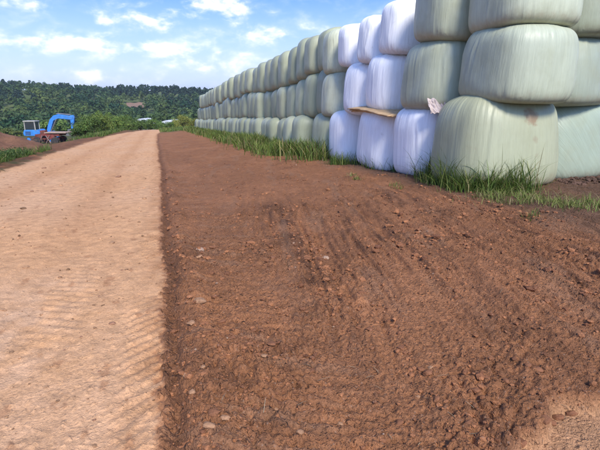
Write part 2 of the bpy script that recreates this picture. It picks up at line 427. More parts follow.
    d = zt * (1 - soil) + zs * soil
    d = d * (1 - left) + zv * left
    z = z + d * (.25 + .75 * fade) + .02
    # ---- pigment
    tan = np.array([.55, .30, .145]); tan2 = np.array([.58, .36, .215]); tan3 = np.array([.42, .21, .095])
    brown = np.array([.285, .125, .056]); dark = np.array([.145, .066, .034]); red = np.array([.35, .154, .070]); green = np.array([.055, .085, .022])
    def lerp(a, b, t): return a + (b - a) * t[:, None]
    ones = np.ones((len(X), 1))
    t = np.clip(.5 + .9 * fbm(X * .55, Y * .28, 91, 3), 0, 1)
    ct = lerp(tan * ones, tan2 * ones, t * .45)
    ct = lerp(ct, tan2 * ones, .75 * np.exp(-((X + 1.05) / .42) ** 2 - ((Y - 3.0) / 1.3) ** 2) * np.clip(.6 + fbm(X * 4, Y * 4, 92, 2), 0, 1))
    rut = np.exp(-((X + 2.9 + .15 * perlin(Y * .15, 4, 93)) / .30) ** 2) + np.exp(-((X + 1.15 + .15 * perlin(Y * .15, 8, 93)) / .25) ** 2) * sstep(4, 7, Y)
    ct = lerp(ct, tan3 * ones, np.clip(rut * .45 + .2 * np.clip(perlin(X * 3, Y * .5, 94), 0, 1), 0, 1))
    ct = lerp(ct, tan3 * ones, .85 * sstep(-.30, -.02, X - ex) * np.clip(.75 + perlin(X * 4, Y * 4, 95), 0, 1))
    ct = lerp(ct, brown * ones, .8 * sstep(-.05, .0, X - ex + .05 * perlin(X * 20, Y * 20, 97)))
    ct = lerp(ct, brown * ones, .5 * sstep(.62, .85, fbm(X * 7, Y * 4, 96, 4)))
    cs = lerp(brown * ones, red * ones, np.clip(.35 + .9 * fbm(X * .8, Y * .6, 101, 3), 0, 1))
    dk = np.clip(clodm * .6 * np.clip(fbm(X * 3, Y * 3, 102, 3) + .25, 0, 1) + m1 * 1.0 * sstep(-.05, .40, perlin(q1 * 7, wy * .30, 103)) * np.clip(.6 + perlin(q1 * 14, wy * 3, 107), 0, 1), 0, 1)
    cs = lerp(cs, dark * ones, dk)
    pale = sstep(.30, .62, fbm(q1 * 3.0, wy * .7, 104, 3)) * .35 * (1 - side) + side * .40 * sstep(.1, .6, fbm(q2 * 6, wx * 1.5, 105, 3))
    cs = lerp(cs, np.array([.30, .165, .095]) * ones, pale)
    fur = np.exp(-((X - ex - .05) / .075) ** 2) * np.clip(.8 + .5 * perlin(X * 9, Y * 4, 108), 0, 1)
    cs = lerp(cs, dark * ones, .8 * fur)
    cs = lerp(cs, np.array([.47, .25, .125]) * ones, sand)
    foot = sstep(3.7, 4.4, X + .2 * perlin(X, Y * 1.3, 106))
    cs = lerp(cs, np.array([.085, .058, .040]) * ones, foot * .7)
    cs = lerp(cs, green * ones, endsoil)
    vg = np.clip(.25 + 1.0 * fbm(X * .7, Y * .7, 111, 3) + sstep(-4.9, -6.2, X) * .5, 0, 1)
    vg = vg * (1 - .9 * sstep(22, 27, Y) * sstep(46, 40, Y))
    cv = lerp(lerp(brown * ones, dark * ones, np.clip(.4 + fbm(X * 2, Y * 2, 112, 3), 0, 1)), green * ones, vg)
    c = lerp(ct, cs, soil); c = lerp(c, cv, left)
    return z, c, soil, left
def zat(X, Y):
    return float(surface(np.array([float(X)]), np.array([float(Y)]))[0][0])
def ground_hit(px, py):
    d = ray(px, py); lo, hi = .3, 400.
    t = None; prev = .5
    for k in range(400):
        tt = .5 * 1.02 ** k
        P = np.array([0, 0, CAM_H]) + d * tt
        if P[2] < float(height_coarse(P[0:1], P[1:2])[0]) + .03:
            a, b = prev, tt
            for _ in range(25):
                mth = (a + b) / 2; P = np.array([0, 0, CAM_H]) + d * mth
                if P[2] < float(height_coarse(P[0:1], P[1:2])[0]) + .03: b = mth
                else: a = mth
            return P
        prev = tt
    return np.array([0, 0, CAM_H]) + d * 100
def at_depth(px, py, depth):
    return np.array([0, 0, CAM_H]) + ray(px, py) * depth

def build_ground():
    az = np.arange(math.radians(-48), math.radians(82), .0030)
    r = [.55]
    while r[-1] < 110:
        r.append(r[-1] * (1.0058 if r[-1] < 6 else 1.0105 if r[-1] < 30 else 1.02))
    r = np.array(r)
    A, Rr = np.meshgrid(az, r)
    X = (Rr * np.sin(A)).ravel(); Y = (Rr * np.cos(A)).ravel()
    z, c, soil, left = surface(X, Y)
    V = np.stack([X, Y, z], 1)
    nr, na = A.shape
    i = np.arange(nr - 1)[:, None] * na + np.arange(na - 1)[None, :]
    Fq = np.stack([i, i + na, i + na + 1, i + 1], -1).reshape(-1, 4)[:, ::-1]
    fs = soil[Fq].mean(1); fl = left[Fq].mean(1)
    cls = np.where(fl > .5, 2, np.where(fs > .5, 1, 0))
    for k, (nm, mat) in enumerate((('track', M_track), ('bare_soil', M_soil), ('verge', M_verge))):
        F_ = Fq[cls == k]
        u, inv = np.unique(F_, return_inverse=True)
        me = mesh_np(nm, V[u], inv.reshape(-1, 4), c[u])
        tag(link(nm, me, mat), kind='structure')
    # the wide sheet that carries everything out to the horizon, a little lower than the near surface
    az = np.linspace(0, 2 * math.pi, 361)
    r = np.concatenate([[.01], np.geomspace(2, 6000, 150)])
    A, Rr = np.meshgrid(az, r)
    X = (Rr * np.sin(A)).ravel(); Y = (Rr * np.cos(A)).ravel()
    z = height_coarse(X, Y) - .16 * (1 - sstep(70, 140, np.hypot(X, Y)))
    g = np.array([.060, .095, .026]); g2 = np.array([.11, .13, .04])
    t = np.clip(.5 + fbm(X / 60, Y / 60, 5, 3), 0, 1)[:, None]
    C = g + (g2 - g) * t
    nr, na = A.shape
    i = np.arange(nr - 1)[:, None] * na + np.arange(na - 1)[None, :]
    Fq = np.stack([i, i + na, i + na + 1, i + 1], -1).reshape(-1, 4)[:, ::-1]
    tag(link('ground', mesh_np('ground', np.stack([X, Y, z], 1), Fq, C), M_verge), kind='structure')
build_ground()

# ------------------------------------------------------------------ wrapped bales
def bale_mesh(name, seed, nu, nv, R=.85, h=1.36, flare=0.0, plan=3.0, lean=0.0, creases=(), top_n=7.0, top_m=4.2, dome_h=.045):
    """film-wrapped round bale standing on end: base at z = 0, slack shoulders, pleated rims"""
    r0 = np.random.default_rng(seed)
    u = np.linspace(0, 2 * math.pi, nu, endpoint=False)
    ph = np.linspace(-math.pi / 2, math.pi / 2, nv)
    ph = np.sign(ph) * (np.abs(ph) / (math.pi / 2)) ** .8 * math.pi / 2
    U, P = np.meshgrid(u, ph)
    e1 = np.where(P > 0, 2 / top_n, 2 / 11.0); e2 = np.where(P > 0, 2 / top_m, 2 / 5.0)
    rr = np.abs(np.cos(P)) ** e1; zz = np.sign(np.sin(P)) * np.abs(np.sin(P)) ** e2
    rr[0] = 0; rr[-1] = 0
    pl = (np.abs(np.cos(U)) ** plan + np.abs(np.sin(U)) ** plan) ** (-1 / plan)
    cu, su = np.cos(U), np.sin(U)
    k = 1 + .020 * perlin(cu * 1.2 + 7 + seed, su * 1.2 + zz * .9, seed) + .010 * perlin(cu * 3 + seed, su * 3 + zz * 1.2, seed + 1)
    # pleats: strong at the rims, faint on the belly
    rim = np.exp(-((np.abs(zz) - .86) / .22) ** 2)
    pleat = perlin(cu * 13 + 3 * seed, su * 13 + zz * .5, seed + 2) + .6 * perlin(cu * 27 + seed, su * 27 + zz * .7, seed + 3)
    k = k + pleat * (.0030 + .0085 * rim) * np.clip(rr * 1.3, 0, 1)
    # hoop bulge where two turns of film overlap
    k = k + .006 * np.exp(-((zz - r0.uniform(-.3, .4)) / .12) ** 2)
    for (u0, slant, z0, z1, dep) in creases:
        du = (U - u0 - slant * zz + .03 * perlin(zz * 3, U * 0 + u0, seed + 8) + math.pi) % (2 * math.pi) - math.pi
        k = k + dep * (-np.exp(-(du / .022) ** 2) + .8 * np.exp(-((du - .05) / .04) ** 2)) * sstep(z0, z0 + .25, zz) * sstep(z1, z1 - .25, zz)
    k = k * (1 + flare * (-zz) * .5)
    r = R * pl * rr * k
    x = r * cu + lean * zz * .5; y = r * su
    dome = dome_h * (1 - rr ** 2) + .02 * perlin(cu * rr * 2.2 + seed, su * rr * 2.2, seed + 5)
    z = (zz * .5 + .5) * h + np.where(zz > 0, dome * sstep(.6, 1, zz), -0 * dome) + .012 * perlin(cu * 2 + seed, su * 2, seed + 6) * sstep(.5, 1, zz)
    V = np.stack([x, y, z], -1)
    V[0] = V[0].mean(0); V[-1] = V[-1].mean(0)
    i = np.arange(nv - 1)[:, None] * nu; j = np.arange(nu)[None, :]; j2 = (j + 1) % nu
    Fq = np.stack([i + j, i + j2, i + nu + j2, i + nu + j], -1).reshape(-1, 4)
    return mesh_np(name, V.reshape(-1, 3), Fq)

cr = random.Random(8)
def rcre(n): return [(cr.uniform(0, 6.28), cr.uniform(-.12, .12), cr.uniform(-1.1, -.2), cr.uniform(.3, 1.0), cr.uniform(.008, .018)) for _ in range(n)]
near_m = [bale_mesh('bale_near', s, 220, 64, flare=fl, creases=rcre(7)) for s, fl in ((1, .10), (2, .02), (3, .04), (4, .0), (5, .06), (6, .03))]
far_m = [bale_mesh('bale_far', 20 + s, 72, 30, flare=.03 + .02 * (s % 3), plan=3.6, creases=rcre(4)) for s in range(8)]
for me in near_m + far_m: me.materials.append(M_film)
lean_m = bale_mesh('bale_leaning_pleats', 9, 200, 64, flare=.05); lean_m.materials.append(M_film_lean)
M_film_corner = film_material('bale_film_stained', stain=[(.02, -.80, 1.05, .17, (.24, .15, .08), .8), (.10, -.83, .72, .07, (.26, .2, .12), .5), (.14, -.84, .48, .06, (.26, .2, .12), .4)])
corner_m = bale_mesh('bale_corner', 1, 260, 72, flare=.09, lean=-.02, top_n=6.2, top_m=3.6, dome_h=.09, creases=[(4.72, -.10, -1.2, .75, .022), (4.98, -.08, -1.2, .5, .014), (4.0, .05, -1, .9, .010), (5.4, 0, -1, .9, .012)]); corner_m.materials.append(M_film_corner)

SAGE = [(.42, .445, .345), (.385, .41, .32), (.45, .47, .365), (.42, .44, .355), (.37, .395, .305)]
WHITE = [(.88, .885, .90), (.86, .87, .885), (.89, .895, .90)]
ORD = ['first', 'second', 'third', 'fourth', 'fifth', 'sixth', 'seventh', 'eighth', 'ninth', 'tenth', 'eleventh', 'twelfth', 'thirteenth', 'fourteenth',
       'fifteenth', 'sixteenth', 'seventeenth', 'eighteenth', 'nineteenth', 'twentieth', 'twenty-first', 'twenty-second', 'twenty-third', 'twenty-fourth',
       'twenty-fifth', 'twenty-sixth', 'twenty-seventh', 'twenty-eighth', 'twenty-ninth', 'thirtieth', 'thirty-first', 'thirty-second']
ROWN = ['bottom', 'middle', 'top']
XC = 5.30
# left edges of the bales in the photograph, row by row, give their places along the stack
ROWS = [[438, 394, 359, 329.6, 313, 295.5, 286, 279, 271, 263, 255, 245],
        [453, 404, 364, 343, 321, 309.4, 299.6, 291, 282, 274, 267, 252.5, 243.6],
        [463, 414, 375, 357, 335, 326.7, 314, 304, 293.4, 283.2, 273.8, 260, 253.3, 248, 241.8]]
NWHITE = [(1, 2, 3), (2, 3), (2, 3, 4)]
END_Y = [55, 52, 50]
R0 = .85
rb = random.Random(3)
def row_y(k):
    XR = XC + [0.0, .06, .12][k]
    ys = []
    for x in ROWS[k]:
        y = 121 + (.184 - .2457 * (k + .5)) * (x - 153)
        d = ray(x, y); a = math.atan2(d[0], d[1])
        ys.append((XR * math.cos(a) - .91) / math.sin(a))
    out = [ys[0]]
    for v in ys[1:]:
        gap = v - out[-1]
        if gap > 2.0: out.append(out[-1] + gap / 2)
        out.append(max(v, out[-1] + 1.0))
    while out[-1] < END_Y[k]: out.append(out[-1] + rb.uniform(1.28, 1.5))
    return out
bale_rows = []
tops = {}
def top_at(k, Y):           # top of row k near Y
    if k < 0: return None
    b = min(bale_rows[k], key=lambda t: abs(t[0] - Y)); return b[1]
for k in range(3):
    ys = row_y(k); this = []
    n_green = 0; n_w = 0
    for i, Y in enumerate(ys):
        lo = (Y - ys[i - 1]) if i else 1.70
        hi = (ys[i + 1] - Y) if i < len(ys) - 1 else lo
        wy = min(lo, hi) * .5 + .25 * abs(hi - lo) * (0.0) + .012
        wy = max(.5, min(.88 if (i or not k) else .77, wy))
        white = i in NWHITE[k]
        far = Y > 12.5
        hh = [1.38, 1.18, 1.15][k]
        if far: hh = [1.20, 1.30, 1.30][k]
        if white: hh = [1.30, 1.20, 1.02][k]
        if far and k == 2 and Y < 14.6: hh *= .88
        if i == 0: hh = (1.38, 1.04, 1.12)[k]
        hh *= rb.uniform(.985, 1.02) if not far else rb.uniform(.95, 1.05)
        setback = ([0.0, .06, .12][k] if not far else [-.12, .18, .26][k]) + (rb.uniform(-.03, .03) if not far else rb.uniform(-.08, .08))
        xc = XC + setback
        if k == 0: zb = float(height_coarse(np.array([xc]), np.array([Y]))[0]) + .035 - (.02 if i else .0)
        else: zb = top_at(k - 1, Y) - .05
        if k == 0 and i == 0: me = corner_m
        elif not far: me = near_m[(i * 2 + k * 3 + 1) % 6]
        else: me = far_m[(i * 3 + k * 5) % 8]
        o = link('silage_bale', me)
        o.location = (xc, Y, zb)
        o.rotation_euler = (SLOPE * -1 + rb.uniform(-.03, .03) * (1 if far else .4), rb.uniform(-.03, .03) * (1 if far else .5), 0 if (k == 0 and i == 0) else rb.choice((0, math.pi)) + rb.uniform(-.04, .04))
        o.scale = (rb.uniform(.98, 1.03) if i else (1.06, .79, .78)[k], wy / R0, hh / 1.36)
        this.append((Y, zb + hh))
        if white:
            c = rb.choice(WHITE); o.color = (*c, .12)
            pos = ORD[n_w]; n_w += 1
            o_lab = f'white film-wrapped bale in the {ROWN[k]} row, {pos} white one from the green corner'
        else:
            c = SAGE[(i * 3 + k) % 5] if not (k == 0 and i == 0) else (.335, .345, .24)
            v = rb.uniform(.88, 1.12)
            v = v * (.86 if far else 1.05)     # colour scaled darker for the far run than for the near bales
            o.color = (c[0] * v, c[1] * v, c[2] * v * (.84 if far else .92), .9)
            if i < NWHITE[k][0]:
                if i == 0:
                    o_lab = ['pale green wrapped corner bale with brown stain, standing behind the tall grass tuft', 'pale green wrapped corner bale in the middle row, above the stained one',
                             'pale green wrapped corner bale at the top of the stack end'][k]
                else:
                    o_lab = f'pale green wrapped bale in the {ROWN[k]} row between corner bale and white bales'
            else:
                o_lab = f'pale green wrapped bale in the {ROWN[k]} row, {ORD[n_green]} past the white bales'; n_green += 1
        tag(o, o_lab, 'bale', 'film-wrapped bales in the long stack')
    bale_rows.append(this)
# bales of the second column, round the corner of the stack
for k, (dx, dy, me, col, lab) in enumerate(((1.74, .62, lean_m, (.31, .36, .265), 'blue-green wrapped bale with slanting pleats, bottom row, right of the stained corner bale'),
                                            (1.48, .66, near_m[4], (.30, .33, .245), 'pale green wrapped bale in middle row, right of the corner bales'),
                                            (1.45, .62, near_m[2], (.30, .32, .22), 'olive green wrapped bale in top row, right of the corner bales'))):
    Y0, t0 = bale_rows[k][0]
    xc, Y = XC + dx, Y0 + dy
    zb = float(height_coarse(np.array([xc]), np.array([Y]))[0]) + .0 if k == 0 else prev_top - .045
    o = link('silage_bale', me); o.location = (xc, Y, zb); o.rotation_euler = (-SLOPE, 0, .3 * k); o.scale = (1.02, 1.0, (.98, .82, .82)[k])
    o.color = (*col, .9); prev_top = zb + (1.33, 1.10, 1.10)[k]
    tag(o, lab, 'bale', 'film-wrapped bales in the long stack')
# two bales of the rear column whose crowns show over the top row
for j, (Y, up) in enumerate(((12.9, -.24), (14.4, -.20))):
    o = link('silage_bale', far_m[j]); o.location = (XC + 1.75, Y, top_at(1, Y) + up - .05); o.rotation_euler = (-SLOPE, 0, .2)
    o.color = (.43, .45, .34, .9); tag(o, 'pale green bale of the rear column, its crown showing over the top row', 'bale', 'film-wrapped bales of the rear column')
    for k in range(2):
        u = link('silage_bale', far_m[j + 2 + k]); u.location = (XC + 1.75, Y, (top_at(k - 1, Y) - .04 + up) if k else float(height_coarse(np.array([7.1]), np.array([Y]))[0]) + .02); u.rotation_euler = (-SLOPE, 0, .5)
        u.color = (.40, .44, .34, .9); tag(u, 'pale green bale of the rear column, hidden under its crown bale', 'bale', 'film-wrapped bales of the rear column')

WB = [b for b in bpy.data.objects if 'first white one' in b.get('label', '') and 'bottom' in b.get('label', '')][0]
WB2 = [b for b in bpy.data.objects if 'second white one' in b.get('label', '') and 'bottom' in b.get('label', '')][0]
def crumpled(name, nx, ny, f):
    u, v = np.meshgrid(np.linspace(0, 1, nx), np.linspace(0, 1, ny))
    V = f(u.ravel(), v.ravel())
    i = np.arange(ny - 1)[:, None] * nx + np.arange(nx - 1)[None, :]
    Fq = np.stack([i, i + 1, i + nx + 1, i + nx], -1).reshape(-1, 4)
    return mesh_np(name, V, Fq)
# loose pinkish film bunched on the shoulder of the first white bale
M_loose = simple('loose_film', (.46, .38, .35), .45, var=.12, scale=9, bumpd=.01)
LFO = at_depth(443, 108, 7.72)
def loose(u, v):
    w = (u - .5) * .50; t = (v - .5) * .24
    c = .05 * np.abs(perlin(u * 7 + v * 2, v * 1.5, 301)) + .025 * perlin(u * 20 + v * 4, v * 3, 302)
    sag = -.10 * (u - .5) - .16 * (u - .45) ** 2
    x = w * RV[0] - c * .8 * FV[0]; y = w * RV[1] - c * .8 * FV[1] + .16 * (v - .5)
    return np.stack([x, y, t + sag + c * .5 + .03 * perlin(u * 6, v * 0 + 1.2, 303)], 1) + LFO
me = crumpled('loose_film', 70, 40, loose)
WB.rotation_euler = (-SLOPE, 0, 0)
lf = link('loose_film', me, M_loose, WB); bpy.context.view_layer.update(); lf.matrix_parent_inverse = WB.matrix_world.inverted(); lf['label'] = 'crumpled pinkish loose film bunched on the shoulder'
so = lf.modifiers.new('thickness', 'SOLIDIFY'); so.thickness = .006
# folded tan sheet between two rows
M_tan = simple('tan_sheet', (.50, .33, .17), .8, var=.2, scale=5, bumpd=.01)
ytan = WB2.location.y; ztan = bale_rows[0][2][1]
def build_tan():
    root = empty('folded_sheet', (4.62, ytan - .1, ztan - .04))
    for j in range(3):
        def f(u, v, j=j):
            y = .95 - 2.0 * u; x = -.16 - .05 * j + v * .62
            th = (.05 * (1 - u) ** .8 + .010) * (j / 2 - .3)
            z = th + .035 * np.sin(u * 4 + .4) + .010 * perlin(u * 6, v * 3 + j, 310 + j) - .10 * (1 - v) ** 2 * .6
            return np.stack([x + .02 * perlin(u * 5, j * 3.3, 312), y, z + .03], 1)
        o = link('layer', crumpled('layer', 40, 12, f), M_tan, root)
        so = o.modifiers.new('thickness', 'SOLIDIFY'); so.thickness = .022
    tag(root, 'folded tan sheet lying on the white bales under the middle row', 'sheet')
build_tan()

# ------------------------------------------------------------------ foliage builders
def leaf_quads(P, Nrm, size, cols, r0, aspect=.6):
    """one small leaf-clump face per point"""
    n = len(P)
    t = r0.normal(size=(n, 3)); t -= (t * Nrm).sum(1)[:, None] * Nrm; t /= np.linalg.norm(t, axis=1)[:, None] + 1e-9
    b = np.cross(Nrm, t)
    s = (size * r0.uniform(.6, 1.35, n))[:, None]
    bend = Nrm * s * r0.uniform(-.25, .1, n)[:, None]
    q = np.stack([P - t * s + bend, P - b * s * aspect, P + t * s + bend, P + b * s * aspect], 1).reshape(-1, 3)
    return q, np.arange(4 * n).reshape(-1, 4), np.repeat(cols, 4, 0)
def crown_points(r0, n, lumps, rx, rz, zc, shell=.55):
    """points in a crown made of many overlapping lumps"""
    L_ = r0.normal(size=(lumps, 3)); L_ /= np.linalg.norm(L_, axis=1)[:, None]
    L_ *= r0.uniform(.25, .78, lumps)[:, None]
    L_[:, 2] = L_[:, 2] * .9
    rad = r0.uniform(.28, .52, lumps)
    k = r0.integers(0, lumps, n)
    d = r0.normal(size=(n, 3)); d /= np.linalg.norm(d, axis=1)[:, None]
    d[:, 2] = np.where(d[:, 2] < -.3, -d[:, 2], d[:, 2])
    P = L_[k] + d * (rad[k] * r0.uniform(shell, 1.05, n) )[:, None]
    Nn = d + r0.normal(size=(n, 3)) * .38 + np.array([0, 0, .15]); Nn /= np.linalg.norm(Nn, axis=1)[:, None]
    P = P * np.array([rx, rx, rz]) + np.array([0, 0, zc])
    P[:, 2] = np.maximum(P[:, 2], .05)
    return P, Nn, k
def cone_points(r0, n, rx, h, z0):
    t = r0.uniform(0, 1, n) ** .7
    tier = .75 + .25 * np.sin(t * 40)
    a = r0.uniform(0, 2 * math.pi, n); rr = rx * (1 - t * .0) * (t * .95 + .05) * tier * r0.uniform(.6, 1.05, n)
    P = np.stack([rr * np.cos(a), rr * np.sin(a), z0 + h * (1 - t)], 1)
    Nn = np.stack([np.cos(a), np.sin(a), np.full(n, .6)], 1) + r0.normal(size=(n, 3)) * .35; Nn /= np.linalg.norm(Nn, axis=1)[:, None]
    return P, Nn, np.zeros(n, int)

# ------------------------------------------------------------------ far wood on the opposite hillside (reads as one mass)
def build_forest():
    r0 = np.random.default_rng(11)
    variants = []
    for s in range(7):
        P, Nn, k = crown_points(r0, 240, 14, 1.0, 1.05, 1.15)
        lum = r0.uniform(.82, 1.2, 14)[k] * r0.uniform(.85, 1.15, 240)
        variants.append((P, Nn, lum))
    con = []
    for s in range(4):
        P, Nn, k = cone_points(r0, 130, 1.0, 3.4, .3)
        con.append((P, Nn, r0.uniform(.75, 1.25, 130)))
    trees = []
    d = 205.
    while d < 660:
        step = 8.5 + d / 110
        a = math.radians(-46) + r0.uniform(0, .03)
        while a < math.radians(30):
            dd = d + r0.uniform(-.5, .5) * step; aa = a + r0.uniform(-.4, .4) * step / d
            trees.append((dd, aa)); a += step * .95 / d
        d += step * .95
    VS, CS = [], []
    def az_px(px, py=100):
        v = ray(px, py); return math.atan2(v[0], v[1])
    f0, f1 = az_px(126), az_px(145)
    g0, g1 = az_px(112), az_px(210)
    for (dd, aa) in trees:
        x, y = dd * math.sin(aa), dd * math.cos(aa)
        z = float(height_coarse(np.array([x]), np.array([y]))[0])
        if f0 - .004 < aa < f1 + .004 and 372 < dd < 506: continue
        if float(perlin(x / 70, y / 45, 77)) > .48 and dd < 470: continue        # small clearings
        conif = (g0 < aa < g1 + .3 and dd > 520) or float(perlin(x / 60, y / 60, 78)) > .45
        tint = float(perlin(x / 40, y / 40, 79)); t2 = r0.uniform(-1, 1)
        if conif:
            P, Nn, lum = variants[r0.integers(0, 7)]; sc = np.array([3.4, 3.4, 5.6]) * r0.uniform(.85, 1.12)
            base = np.array([.034, .066, .036]) * (1 + .2 * t2); ls = .95
        else:
            P, Nn, lum = variants[r0.integers(0, 7)]; w = r0.uniform(3.4, 5.8)
            sc = np.array([w, w, r0.uniform(4.2, 6.0)])
            base = np.array([.072, .118, .034]) + np.array([.046, .046, .006]) * np.clip(tint * 1.5 + t2 * .45, -1.0, 1.5)
            if dd > 520: base = base * .8 + np.array([.004, .010, .010])
            ls = .85
        th = r0.uniform(0, 6.28); c, s = math.cos(th), math.sin(th)
        Q = P * sc; Q = np.stack([Q[:, 0] * c - Q[:, 1] * s, Q[:, 0] * s + Q[:, 1] * c, Q[:, 2]], 1) + np.array([x, y, z - .6])
        Nr = np.stack([Nn[:, 0] * c - Nn[:, 1] * s, Nn[:, 0] * s + Nn[:, 1] * c, Nn[:, 2]], 1)
        q, _, cc = leaf_quads(Q, Nr, np.full(len(Q), ls), base[None] * lum[:, None], r0, .75)
        VS.append(q); CS.append(cc)
    V = np.concatenate(VS); C = np.concatenate(CS)
    me = mesh_np('far_wood', V, np.arange(len(V)).reshape(-1, 4), C, smooth=False)
    tag(link('far_wood', me, M_leaf), 'dense mixed wood covering the far hillside', 'wood', kind='stuff')
    # bare brown field among the trees
    u, v = np.meshgrid(np.linspace(f0, f1, 24), np.linspace(446, 500, 24))
    jag = 1 + .02 * perlin(u * 90, v * .06, 5)
    X = (v * jag * np.sin(u)).ravel(); Y = (v * jag * np.cos(u)).ravel()
    Z = height_coarse(X, Y) + 1.2
    i = np.arange(23)[:, None] * 24 + np.arange(23)[None, :]
    Fq = np.stack([i, i + 1, i + 25, i + 24], -1).reshape(-1, 4)
    cols = np.array([.24, .15, .10])[None] * (1 + .2 * perlin(X / 9, Y / 9, 6))[:, None]
    tag(link('ploughed_field', mesh_np('ploughed_field', np.stack([X, Y, Z], 1), Fq, cols), M_verge), kind='structure')
build_forest()

# ------------------------------------------------------------------ trees and bushes one can tell apart
def plant_meshes(nm, seed, n, lumps, leaf, rz=1.0, zc=.95, trunk_h=.5):
    r0 = np.random.default_rng(seed)
    P, Nn, k = crown_points(r0, n, lumps, 1.0, rz, zc)
    lum = r0.uniform(.7, 1.3, lumps)[k] * r0.uniform(.75, 1.25, n)
    cols = np.stack([lum * r0.uniform(.85, 1.2, n), lum, lum * r0.uniform(.7, 1.1, n)], 1)
    q, f, c = leaf_quads(P, Nn, np.full(n, leaf), cols, r0, .55)
    crown = mesh_np(nm + '_crown', q, f, c, smooth=False); crown.materials.append(M_leaf_obj)
    mb = MB()
    mb.tube((0, 0, -.1), (.02, .01, trunk_h), .075, .05, 8)
    for j in range(5):
        a = j * 1.3 + seed; rr = .35 + .1 * (j % 3)
        mb.tube((.02, .01, trunk_h * (.6 + .08 * j)), (rr * math.cos(a), rr * math.sin(a), zc + .25 * (j % 2)), .035, .012, 6)
    me = bpy.data.meshes.new(nm + '_trunk'); mb.bm.to_mesh(me); mb.bm.free(); me.materials.append(M_bark)
    return crown, me
bush_m = [plant_meshes('bush', 40 + s, 2600, 16, .060, 1.0, .85, .45) for s in range(4)]
tree_m = [plant_meshes('tree', 60 + s, 900, 16, .12, 1.05, 1.15, .7) for s in range(4)]
def place_plant(nm, meshes, X, Y, sc, tint, label, cat, group, sink=.05):
    z = float(height_coarse(np.array([X]), np.array([Y]))[0]) - sink
    root = empty(nm, (X, Y, z), random.uniform(0, 6.28)); root.scale = sc
    c = link('crown', meshes[0], None, root); c.color = (*[1.9 * t for t in tint], 1)
    link('trunk', meshes[1], None, root)
    return tag(root, label, cat, group)
rp = random.Random(5)
# hedge on the far side of the track: (pixel x, distance along view, half width, height, tint)
hedge = [(84, 46, 1.25, 2.3, (.055, .085, .022)), (93, 49, 1.3, 2.4, (.06, .095, .024)), (75, 45, .8, 1.5, (.045, .075, .02)), (103, 56, 1.5, 2.9, (.085, .115, .026)),
         (112, 62, 1.4, 2.6, (.075, .11, .026)), (118, 70, 1.5, 2.4, (.065, .10, .024)), (125, 76, 1.5, 2.2, (.08, .115, .03)), (131, 84, 1.6, 2.2, (.065, .10, .024)), (97, 62, 1.6, 3.1, (.07, .10, .022))]
for j, (px, dep, w, h, tint) in enumerate(hedge):
    P = at_depth(px, 125, dep)
    lab = f'leafy green bush in the hedge along the track, {ORD[j]} from the excavator' if j not in (2, 8) else ('small dark bush beside the excavator boom' if j == 2 else 'tallest bush standing behind the roadside hedge')
    place_plant('bush', bush_m[j % 4], P[0], P[1], (w, w, h / 1.75), tint, lab, 'bush', 'bushes along the track')
for j in range(15):                                     # hedge dipping away over the brow
    px = 117 + j * 5.6; P = at_depth(px, 122, 92 + rp.uniform(0, 14) + (8 if j > 6 else 0))
    yel = j >= 10
    t = rp.uniform(.85, 1.2); tint = (.115 * t, .125 * t, .03 * t) if yel else (.06 * t, .095 * t, .024 * t)
    hgt = rp.uniform(2.9, 3.8) + (.7 if yel else 0) + (.8 if j < 3 else 0)
    place_plant('bush', bush_m[(j + 1) % 4], P[0], P[1], (1.9, 1.9, hgt / 1.75), tint,
                ('yellow-green bush beyond the brow near the end of the bale stack' if yel else 'low green bush in the hedge beyond the brow of the track'), 'bush',
                'yellow-green bushes beyond the brow' if yel else 'hedge bushes beyond the brow')
for j in range(34):                                     # trees on the slope below the heap and the excavator
    px = -40 + j * 4.6 + rp.uniform(-2, 2); dep = rp.uniform(105, 190)
    P = at_depth(px, 118, dep)
    t = rp.uniform(.75, 1.25); h = rp.uniform(4.0, 6.5)
    tint = (.058 * t, .088 * t, .024 * t) if j % 3 else (.08 * t, .10 * t, .026 * t)
    place_plant('tree', tree_m[j % 4], P[0], P[1], (rp.uniform(2.4, 3.6),) * 2 + (h / 2.2,), tint, 'rounded broadleaf tree on the slope beyond the excavator', 'tree', 'trees on the slope below the track')

# ------------------------------------------------------------------ long white tunnels beyond the brow
M_tunnel = simple('tunnel_film', (.55, .56, .56), .4, var=.06, scale=.6)
def tunnel(px0, px1, py, dep, label):
    a = at_depth(px0, py, dep); b = at_depth(px1, py, dep + 6)
    z0 = min(float(height_coarse(a[0:1], a[1:2])[0]), float(height_coarse(b[0:1], b[1:2])[0]))
    top = (a[2] + b[2]) / 2
    root = empty('polytunnel', ((a[0] + b[0]) / 2, (a[1] + b[1]) / 2, z0), math.atan2(b[1] - a[1], b[0] - a[0]))
    Lh = math.hypot(b[0] - a[0], b[1] - a[1]) / 2; H = max(2.2, top - z0)
    n = 14; nx = 40
    u, v = np.meshgrid(np.linspace(-Lh, Lh, nx), np.linspace(0, math.pi, n))
    hoop = 1 + .012 * np.abs(np.sin(u * 2.1))
    V = np.stack([u, -np.cos(v) * 2.6 * hoop, np.sin(v) ** .7 * H * hoop], -1).reshape(-1, 3)
    i = np.arange(n - 1)[:, None] * nx + np.arange(nx - 1)[None, :]
    link('cover', mesh_np('cover', V, np.stack([i, i + 1, i + nx + 1, i + nx], -1).reshape(-1, 4)), M_tunnel, root)
    for sx in (-1, 1):
        mb = MB(); pts = [(-math.cos(t) * 2.55, math.sin(t) ** .7 * H * .99) for t in np.linspace(.02, math.pi - .02, 14)]
        vs = [mb.bm.verts.new((sx * (Lh - .05), p[0], p[1])) for p in pts]; mb.bm.faces.new(vs); mb.build('end_panel', M_tunnel, root)
    tag(root, label, 'tunnel')
